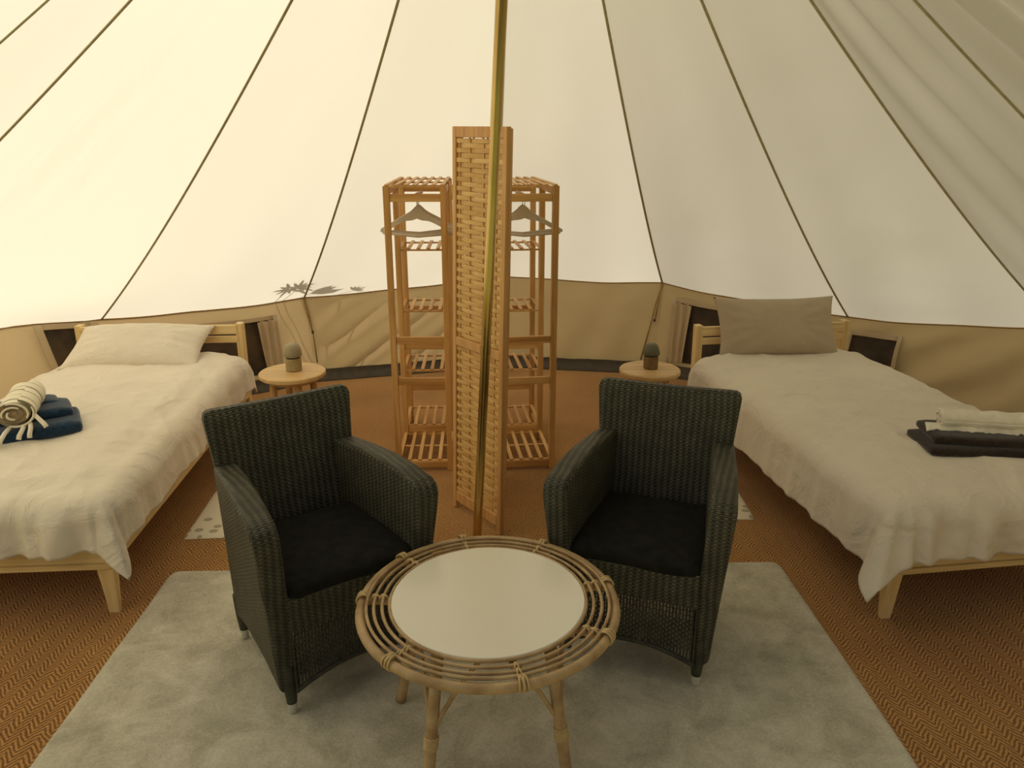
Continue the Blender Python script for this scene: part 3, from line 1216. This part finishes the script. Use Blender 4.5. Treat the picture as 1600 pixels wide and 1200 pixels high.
for a, r in LEGA:
    top_ = Vector((0.215 * math.cos(a), 0.215 * math.sin(a), TZ - 0.022))
    bot_ = Vector((r * math.cos(a), r * math.sin(a), 0.0))
    mid = top_.lerp(bot_, 0.5)
    lg = MB().tube([top_, mid, bot_.lerp(top_, 0.04), bot_], [0.0165, 0.0155, 0.0160, 0.0165], 12).build('leg', 'rattan', tb, smooth=True)
    k = top_.lerp(bot_, 0.62)
    d = (bot_ - top_).normalized()
    m = MB()
    for q in range(7):
        cpt = k + d * (q - 3) * 0.0052
        pts = []
        w1 = d.cross(Vector((0, 0, 1))).normalized()
        w2 = d.cross(w1)
        for kk in range(12):
            t = 2 * PI * kk / 12
            pts.append(cpt + (w1 * math.cos(t) + w2 * math.sin(t)) * 0.0172)
        m.tube(pts, 0.0030, 5, closed=True)
    m.build('lashing', 'binding', lg, smooth=True)
# curved braces from each leg up to the rim between the legs
for i, (a, r) in enumerate(LEGA):
    top_ = Vector((0.215 * math.cos(a), 0.215 * math.sin(a), TZ - 0.022))
    bot_ = Vector((r * math.cos(a), r * math.sin(a), 0.0))
    k = top_.lerp(bot_, 0.56)
    for nb_ in (LEGA[(i + 1) % 4][0], LEGA[i - 1][0]):
        da = (nb_ - a + PI) % (2 * PI) - PI
        am = a + da * 0.42
        e_ = Vector((0.20 * math.cos(am), 0.20 * math.sin(am), TZ - 0.028))
        pts = []
        for q in range(9):
            t = q / 8
            p = k.lerp(e_, t)
            p.z += 0.018 * math.sin(PI * t)
            pts.append(p)
        MB().tube(pts, 0.0065, 8).build('brace', 'rattan', tb, smooth=True)

# ------------------------------------------------------------------ bamboo screen
scr = tag(empty('folding_screen', (-0.268, 3.269, 0.004)), 'tall woven bamboo folding screen between the two wooden racks', 'screen')


def screen_panel(p0, p1, full):
    """p0, p1 relative to the hinge edge"""
    d = Vector((p1[0] - p0[0], p1[1] - p0[1], 0))
    w = d.length
    rz = math.atan2(d.y, d.x)
    pe = empty('screen_panel', (p0[0], p0[1], 0), rz, scr)
    return pe, w


def fill_panel(root, org, rz, w, Ht, one_by_one):
    """frame posts, rails, upright stakes, woven slats as parts of the screen"""
    R3 = Matrix.Translation(Vector(org)) @ Matrix.Rotation(rz, 4, 'Z')

    def put(o):
        o.matrix_local = R3
        return o
    fw, th = 0.024, 0.022
    put(MB().box(0, fw, -th / 2, th / 2, 0, Ht, ch=0.002).build('frame_post', 'screen_frame', root))
    put(MB().box(w - fw, w, -th / 2, th / 2, 0, Ht, ch=0.002).build('frame_post', 'screen_frame', root))
    for z0, z1 in ((Ht - 0.042, Ht), (0.785, 0.823), (0.035, 0.085)):
        put(MB().box(fw, w - fw, -th / 2 + 0.001, th / 2 - 0.001, z0, z1, ch=0.002).build('frame_rail', 'screen_frame', root))
    xs = [fw + 0.012, fw + (w - 2 * fw) * 0.27, fw + (w - 2 * fw) * 0.56, fw + (w - 2 * fw) * 0.84, w - fw - 0.012]
    for x in xs:
        put(MB().box(x - 0.006, x + 0.006, -0.0015, 0.0015, 0.08, Ht - 0.04).build('stake', 'bamboo_z', root))
    # woven slats
    pitch = 0.0185
    base = []
    for par in (0, 1):
        n = 40
        vs, fs = [], []
        for i in range(n + 1):
            x = fw + (w - 2 * fw) * i / n
            # over or under at each stake
            y = 0.0
            best = min(range(len(xs)), key=lambda k: abs(xs[k] - x))
            lo = max([k for k in range(len(xs)) if xs[k] <= x + 1e-9], default=0)
            hi = min(lo + 1, len(xs) - 1)
            s0 = (1 if (lo + par) % 2 else -1)
            s1 = (1 if (hi + par) % 2 else -1)
            t = 0 if hi == lo else smooth01((x - xs[lo]) / (xs[hi] - xs[lo]))
            y = 0.0042 * (s0 * (1 - t) + s1 * t)
            for dy, dz in ((-0.0011, -pitch * 0.47), (-0.0016, 0), (-0.0011, pitch * 0.47), (0.0011, pitch * 0.47), (0.0011, -pitch * 0.47)):
                vs.append((x, y + dy, dz))
        for i in range(n):
            for k in range(5):
                a, b = i * 5 + k, i * 5 + (k + 1) % 5
                fs.append((a, b, b + 5, a + 5))
        base.append((vs, fs))
    joined = MB()
    proto = [None, None]
    k = 0
    for za, zb in ((0.090, 0.782), (0.828, Ht - 0.045)):
        nrow = int((zb - za) / pitch)
        for q in range(nrow):
            z = za + (q + 0.5) * (zb - za) / nrow
            par = k % 2
            k += 1
            if one_by_one:
                if proto[par] is None:
                    o = MB().add(*base[par]).build('slat', 'bamboo', root, fix=True)
                    proto[par] = o
                else:
                    o = copy_part(proto[par], root)
                o.matrix_local = R3 @ Matrix.Translation((0, 0, z)) @ Matrix.Rotation(random.uniform(-0.006, 0.006), 4, 'Y')
            else:
                joined.add([(a, b, c + z) for a, b, c in base[par][0]], base[par][1])
    if not one_by_one:
        tag(put(joined.build('woven_slats', 'bamboo', root)), kind='stuff')


HT = 1.69
scr.rotation_euler = (0, math.radians(1.2), 0)
d1 = Vector((-0.045 + 0.268, 2.987 - 3.269, 0))
fill_panel(scr, (0, 0, 0), math.atan2(d1.y, d1.x), d1.length, HT, True)
d2 = Vector((0.225, 0.29, 0))
fill_panel(scr, (0.006, 0.028, 0), math.atan2(d2.y, d2.x), d2.length, HT, False)
MB().tube([(-0.010, 0.020, 1.40), (-0.010, 0.020, 1.46)], 0.006, 8).build('hinge', 'screen_frame', scr, smooth=True)
MB().tube([(-0.010, 0.020, 0.30), (-0.010, 0.020, 0.36)], 0.006, 8).build('hinge', 'screen_frame', scr, smooth=True)


# ------------------------------------------------------------------ open garment racks
def make_rack(loc, rz, label, W=0.295):
    """origin at the front left foot; local y runs back along the rack"""
    r = tag(empty('garment_rack', loc, rz), label, 'rack', 'wooden garment racks beside the screen')
    Y = [0.0, 0.40, 0.72]
    Ht = 1.436
    P = 0.030
    pm = None
    for y in Y:
        for x in (0.0, W - P):
            if pm is None:
                pm = MB().box(0, P, 0, 0.032, 0, Ht, ch=0.002).build('post', 'rack', r)
            else:
                copy_part(pm, r, (x, y, 0))
    # slatted shelves: long slats on two or three cross bars
    sl = {}

    def shelf(y0, y1, z, n=6, mid=False):
        s = MB().box(P - 0.004, W - P + 0.004, y0, y0 + 0.016, z - 0.016, z - 0.008).build('shelf_bar', 'rack_x', r)
        copy_part(s, r, (0, y1 - y0 - 0.016, 0))
        if mid:
            copy_part(s, r, (0, (y1 - y0) * 0.5, 0))
        key = round(y1 - y0, 3)
        if key not in sl:
            sl[key] = MB().box(-0.0095, 0.0095, 0, y1 - y0, -0.008, 0.0, ch=0.0015).mesh('shelf_slat')
            sl[key].materials.append(M['rack_y'])
        for k in range(n):
            x = 0.018 + (W - 0.036) * k / (n - 1)
            o = bpy.data.objects.new('shelf_slat', sl[key])
            link(o, r)
            o.location = (x, y0, z)
    shelf(0.0, 0.75, Ht + 0.008, 7, True)
    for z in (1.095, 0.765, 0.43, 0.105):
        shelf(0.415, 0.735, z, 6)
    shelf(0.01, 0.405, 0.062, 6, True)
    # cross rails
    fr = MB().box(P, W - P, 0.006, 0.024, -0.018, 0.018, ch=0.002).build('cross_rail', 'rack_x', r, loc=(0, 0, 1.382))
    for y, z in ((0.0, 0.696), (0.0, 0.484), (0.0, 0.032), (0.72, 1.382), (0.72, 0.70), (0.72, 0.50), (0.72, 0.22), (0.40, 0.56), (0.40, 0.075)):
        copy_part(fr, r, (0, y, z))
    # long rails along both sides
    lr = MB().box(0.006, 0.024, 0.03, 0.725, -0.016, 0.016, ch=0.002).build('side_rail', 'rack_y', r, loc=(0, 0, 1.41))
    for x, z in ((W - P, 1.41), (0, 0.035), (W - P, 0.035)):
        copy_part(lr, r, (x, 0, z))
    MB().tube([(W / 2, 0.012, 1.382), (W / 2, 0.415, 1.382)], 0.010, 12).build('hanging_rod', 'rack_y', r, smooth=True)
    return r


ra = (-0.600, 3.66, 0)
rza = math.radians(2.3)
rb = (-0.070, 3.66, 0)
rzb = math.radians(7.0)
make_rack(ra, rza, 'open wooden garment rack with slatted shelves on the dome-lamp table side')
make_rack(rb, rzb, 'open wooden garment rack with slatted shelves on the cone-lamp table side')


def hanger_mesh():
    m = MB()
    # shoulder arms: shaped flat section swept along the shoulder line
    hw = 0.185
    n = 26
    T = 0.0065
    top, bot = [], []
    for i in range(n + 1):
        u = 2 * i / n - 1
        a = abs(u)
        zt = 0.0 - 0.098 * a ** 1.1 + 0.018 * math.exp(-(a / 0.14) ** 2)
        th = 0.036 * math.exp(-(a / 0.20) ** 2) + 0.024
        if a > 0.93:
            th *= 1 - 0.6 * (a - 0.93) / 0.07
        top.append((u * hw, zt))
        bot.append((u * hw, zt - th))
    vs = []
    for (x, z), (x2, z2) in zip(top, bot):
        cv = 0.018 * (x / hw) ** 2
        vs += [(x, -T + cv, z), (x, T + cv, z), (x2, T + cv, z2), (x2, -T + cv, z2)]
    fs = []
    for i in range(n):
        for k in range(4):
            a, b = i * 4 + k, i * 4 + (k + 1) % 4
            fs.append((a, b, b + 4, a + 4))
    fs += [(0, 1, 2, 3), (n * 4 + 3, n * 4 + 2, n * 4 + 1, n * 4)]
    m.add(vs, fs)
    return m


def hanger_bar():
    return MB().tube([(-0.172, 0.014, -0.112), (0, 0.0, -0.126), (0.172, 0.014, -0.112)], 0.0075, 10)


def hanger_hook():
    pts = [(0, 0, 0.015), (0, 0, 0.040)]
    for k in range(13):
        t = -PI / 2 + 0.35 + (1.35 * PI) * k / 12
        pts.append((0.014 * math.cos(t) - 0.004, 0, 0.058 + 0.014 * math.sin(t)))
    return MB().tube(pts, 0.0018, 6)


hm, hb, hh = None, None, None


def make_hanger(rack, rz, W, y, yaw, label, group):
    global hm, hb, hh
    c, s_ = math.cos(rz), math.sin(rz)
    x = W / 2
    p = (rack[0] + c * x - s_ * y, rack[1] + s_ * x + c * y, 1.382 + 0.012 - 0.0735)
    e = tag(empty('clothes_hanger', p, rz + yaw), label, 'hanger', group)
    if hm is None:
        hm = hanger_mesh().build('shoulder', 'hanger', e)
        auto_smooth(hm, 50)
        hb = hanger_bar().build('trouser_bar', 'hanger', e, smooth=True)
        hh = hanger_hook().build('hook', 'steel', e, smooth=True)
    else:
        for q in (hm, hb, hh):
            copy_part(q, e)
    return e


for y, yaw, wh in ((0.10, -0.10, 'nearest the open end of'), (0.16, 0.06, 'between two others on'), (0.22, 0.20, 'nearest the slatted shelves of')):
    make_hanger(ra, rza, 0.295, y, yaw, 'beige wooden hanger ' + wh + ' the rack by the dome-lamp table', 'hangers on the dome-lamp side rack')
for y, yaw, wh in ((0.12, -0.16, 'nearest the open end of'), (0.20, 0.05, 'nearest the slatted shelves of')):
    make_hanger(rb, rzb, 0.295, y, yaw, 'beige wooden hanger ' + wh + ' the rack by the cone-lamp table', 'hangers on the cone-lamp side rack')


# ------------------------------------------------------------------ round bedside tables and lamps
def make_side_table(loc, rad, label, a0):
    t = tag(empty('bedside_table', loc), label, 'side table', 'round wooden bedside tables')
    Z = 0.45
    o = MB().lathe([(0, Z - 0.026), (rad - 0.006, Z - 0.026), (rad, Z - 0.020), (rad, Z - 0.005), (rad - 0.005, Z), (0, Z)], 64).build('table_top', 'stool', t)
    auto_smooth(o, 30)
    o = MB().lathe([(0, Z - 0.052), (rad * 0.70, Z - 0.052), (rad * 0.70, Z - 0.025), (0, Z - 0.025)], 48).build('apron', 'stool_leg', t)
    auto_smooth(o, 30)
    for k in range(4):
        a = a0 + k * PI / 2
        p0 = Vector((rad * 0.58 * math.cos(a), rad * 0.58 * math.sin(a), Z - 0.04))
        p1 = Vector((rad * 0.82 * math.cos(a), rad * 0.82 * math.sin(a), 0.0))
        MB().tube([p0, p0.lerp(p1, 0.5), p1], [0.021, 0.019, 0.015], 12).build('leg', 'stool_leg', t, smooth=True)
    for k in range(2):
        a = a0 + k * PI / 2
        q = rad * 0.74
        MB().tube([(q * math.cos(a), q * math.sin(a), 0.13 + k * 0.02), (-q * math.cos(a), -q * math.sin(a), 0.13 + k * 0.02)], 0.009, 8).build('stretcher', 'stool_leg', t, smooth=True)
    return t


T1 = (-1.185, 3.965, 0)
T2 = (0.752, 4.015, 0)
make_side_table(T1, 0.176, 'round pale wood bedside table carrying the domed lamp', 0.5)
make_side_table(T2, 0.165, 'round pale wood bedside table carrying the cone-shaded lamp', 0.9)

l1 = tag(empty('table_lamp', (T1[0] + 0.005, T1[1] + 0.02, 0.451)), 'small mushroom table lamp with sage dome on sandy base', 'lamp')
m = MB().lathe([(0, 0), (0.040, 0), (0.0425, 0.004), (0.0425, 0.066), (0.040, 0.070), (0, 0.070)], 32)
o = auto_smooth(m.build('lamp_base', 'lamp_tan', l1), 30)
o = auto_smooth(MB().lathe([(0, 0.069), (0.034, 0.069), (0.034, 0.080), (0, 0.080)], 32).build('lamp_neck', 'ring', l1), 30)
o = auto_smooth(MB().lathe([(0, 0.079), (0.046, 0.079), (0.048, 0.084), (0.047, 0.103), (0.043, 0.125), (0.034, 0.141), (0.020, 0.149), (0, 0.151)], 32).build('lamp_shade', 'lamp_green', l1), 45)
l2 = tag(empty('table_lamp', (T2[0] + 0.005, T2[1] + 0.01, 0.451)), 'small table lamp with dark sage cone shade on brown base', 'lamp')
o = auto_smooth(MB().lathe([(0, 0), (0.037, 0), (0.0395, 0.003), (0.0395, 0.066), (0.037, 0.070), (0, 0.070)], 32).build('lamp_base', 'lamp_brown', l2), 30)
o = auto_smooth(MB().lathe([(0, 0.069), (0.030, 0.069), (0.030, 0.080), (0, 0.080)], 32).build('lamp_neck', 'ring', l2), 30)
o = auto_smooth(MB().lathe([(0, 0.079), (0.046, 0.079), (0.0475, 0.083), (0.040, 0.110), (0.031, 0.132), (0.018, 0.139), (0, 0.140)], 32).build('lamp_shade', 'lamp_dark', l2), 45)


# ------------------------------------------------------------------ towels
def tuck(w, d, h, mat, parent, loc, rz, name='fold', seed=0, rx=0.0):
    o = rounded_slab(w, d, 0, h, h * 0.5, seed=seed).build(name, mat, parent, smooth=True)
    o.location = loc
    o.rotation_euler = (rx, 0, rz)
    return o


def roll_mesh(R, L, turns=3.2, th=0.010, squash=0.8, n=110):
    """spiral-rolled cloth along local y"""
    m = MB()
    P = []
    ny = 24
    for i in range(n + 1):
        a = turns * 2 * PI * i / n
        r = R * (0.18 + 0.82 * i / n)
        col = []
        for j in range(ny + 1):
            y = L * j / ny
            rr = r * (1 + 0.05 * fbm(a * 0.6, y * 7, 2.0)) + 0.003 * math.sin(y * 60 + a)
            col.append((rr * math.cos(a), y + 0.006 * math.sin(a * 1.3), R * squash + rr * squash * math.sin(a)))
        P.append(col)
    return m.grid(P)


def tassel(parent, pts, r0, r1, mat='white_towel'):
    n = len(pts)
    rs = [r0 + (r1 - r0) * k / (n - 1) for k in range(n)]
    P = []
    MB().tube(pts, rs, 7).build('tassel', mat, parent, smooth=True)


# navy towel, folded in soft lobes, and the striped roll on it
nv = tag(empty('folded_towel', (-2.04, 2.925, 0.486), math.radians(8)), 'folded navy towel under the striped towel roll', 'towel')
tuck(0.50, 0.26, 0.060, 'navy', nv, (0.0, 0.0, 0.0), math.radians(24), 'fold', 1)
tuck(0.46, 0.20, 0.056, 'navy', nv, (-0.03, 0.055, 0.038), math.radians(26), 'fold', 2)
tuck(0.38, 0.14, 0.046, 'navy', nv, (-0.06, 0.12, 0.056), math.radians(28), 'fold', 3)

ro = tag(empty('rolled_towel', (-1.955, 2.83, 0.556), math.radians(22)), 'rolled white striped towel with fringe on the navy towel', 'towel')
roll_mesh(0.072, 0.30).build('roll', 'stripe', ro, smooth=True, fix=False, solid=0.007)
MB().lathe([(0, 0), (0.055, 0), (0.055, 0.02), (0, 0.02)], 24).build('roll_core', 'towel_inner', ro)
ro.children[-1].matrix_local = Matrix.Translation((0, 0.012, 0.0585)) @ Matrix.Rotation(-PI / 2, 4, 'X') @ Matrix.Diagonal((1, 0.78, 1, 1))
for pts in ([(0.066, 0.010, 0.050), (0.082, -0.004, 0.034), (0.098, -0.012, 0.014), (0.106, -0.016, -0.002)],
            [(0.050, 0.004, 0.018), (0.052, -0.016, 0.002), (0.046, -0.024, -0.018), (0.044, -0.026, -0.034)],
            [(0.028, 0.004, 0.008), (0.022, -0.018, -0.004), (0.012, -0.030, -0.020), (0.008, -0.034, -0.034)],
            [(-0.022, 0.004, 0.006), (-0.036, -0.020, -0.006), (-0.050, -0.042, -0.026), (-0.056, -0.056, -0.044)]):
    tassel(ro, pts, 0.0080, 0.0095)

# dark folded towel with the white roll
dk = tag(empty('folded_towel', (1.83, 2.80, 0.488), math.radians(-3)), 'folded dark brown towel under the white towel roll', 'towel')
tuck(0.46, 0.24, 0.040, 'brown', dk, (0.0, 0.0, 0.0), 0.0, 'fold', 5)
tuck(0.44, 0.21, 0.036, 'brown', dk, (0.02, 0.012, 0.036), math.radians(-4), 'fold', 6)
wr = tag(empty('rolled_towel', (1.695, 2.86, 0.558), math.radians(-100)), 'rolled white towel with fringe on the dark brown towel', 'towel')
roll_mesh(0.046, 0.34, 3.0, squash=0.8).build('roll', 'white_towel', wr, smooth=True, fix=False, solid=0.007)
# hanging hem with a short fringe in front of the roll
P = []
for i in range(31):
    y = 0.36 * i / 30 - 0.06
    row = []
    for j in range(7):
        t = j / 6
        row.append((0.030 + 0.030 * t + 0.006 * math.sin(i * 1.9) * t, y, 0.022 - 0.026 * t * (1 - 0.3 * math.sin(i * 0.5)) + 0.004 * math.sin(i * 2.3) * t))
    P.append(row)
MB().grid(P).build('fringed_hem', 'white_towel', wr, smooth=True, fix=False, solid=0.005)
for k, (dx, dz) in enumerate(((0.0, 0), (0.012, 0.004), (-0.012, 0.002))):
    tassel(wr, [(0.040 + dx, 0.325, 0.035), (0.058 + dx, 0.345, 0.018), (0.072 + dx, 0.352, -0.004), (0.078 + dx, 0.356, -0.016)], 0.009, 0.006)

# ------------------------------------------------------------------ a leafy plant outside, its shadow falls on the canvas
def leaf_spray(parent, base, dirv, n, L, spread, seed):
    rnd = random.Random(seed)
    e1 = Vector(dirv)
    e1 = (e1 - SUN * e1.dot(SUN)).normalized()
    e2 = SUN.cross(e1)
    P0 = Vector(base)
    for k in range(n):
        t = -spread + 2 * spread * k / (n - 1)
        d = (e1 * math.cos(t) + e2 * math.sin(t) + SUN * rnd.uniform(-0.2, 0.2)).normalized()
        l = L * rnd.uniform(0.7, 1.1)
        w = SUN.cross(d).normalized() * L * 0.11
        vs = [P0, P0 + d * l * 0.4 + w, P0 + d * l * 0.75 + w * 0.7, P0 + d * l, P0 + d * l * 0.75 - w * 0.7, P0 + d * l * 0.4 - w]
        MB().add(vs, [(0, 1, 2, 3, 4, 5)]).build('leaf', 'leaf', parent, fix=False, solid=0.002)


sA, sB, sC = SEAMS[3], SEAMS[4], SEAMS[5]
plant = tag(empty('shrub', (-1.88, 5.42, -0.03)), 'leafy shrub outside casting its shadow on the canvas', 'shrub')
PO = Vector((-1.88, 5.42, -0.03))
for (a_, b_, f, t, n, L, sp, up, sd) in ((sA, sB, 0.94, 0.955, 9, 0.13, 2.0, (-0.1, 0, 1), 1), (sA, sB, 0.885, 0.95, 7, 0.12, 1.8, (-1, 0, 0.3), 2),
                                         (sB, sC, 0.02, 0.985, 5, 0.20, 0.3, (0.55, 0.2, 1), 3), (sB, sC, 0.24, 0.985, 6, 0.09, 1.1, (0.2, 0, 1), 4)):
    cp = roof_pt(a_, b_, f, t) + SUN * 0.32
    leaf_spray(plant, cp - PO, up, n, L, sp, sd)
    q = cp - PO
    MB().tube([(0.02 * sd - 0.05, 0.02, 0), Vector((q.x * 0.5 - 0.02, q.y * 0.5 + 0.03, q.z * 0.55)), q], [0.008, 0.006, 0.003], 6).build('stem', 'leaf', plant, smooth=True)
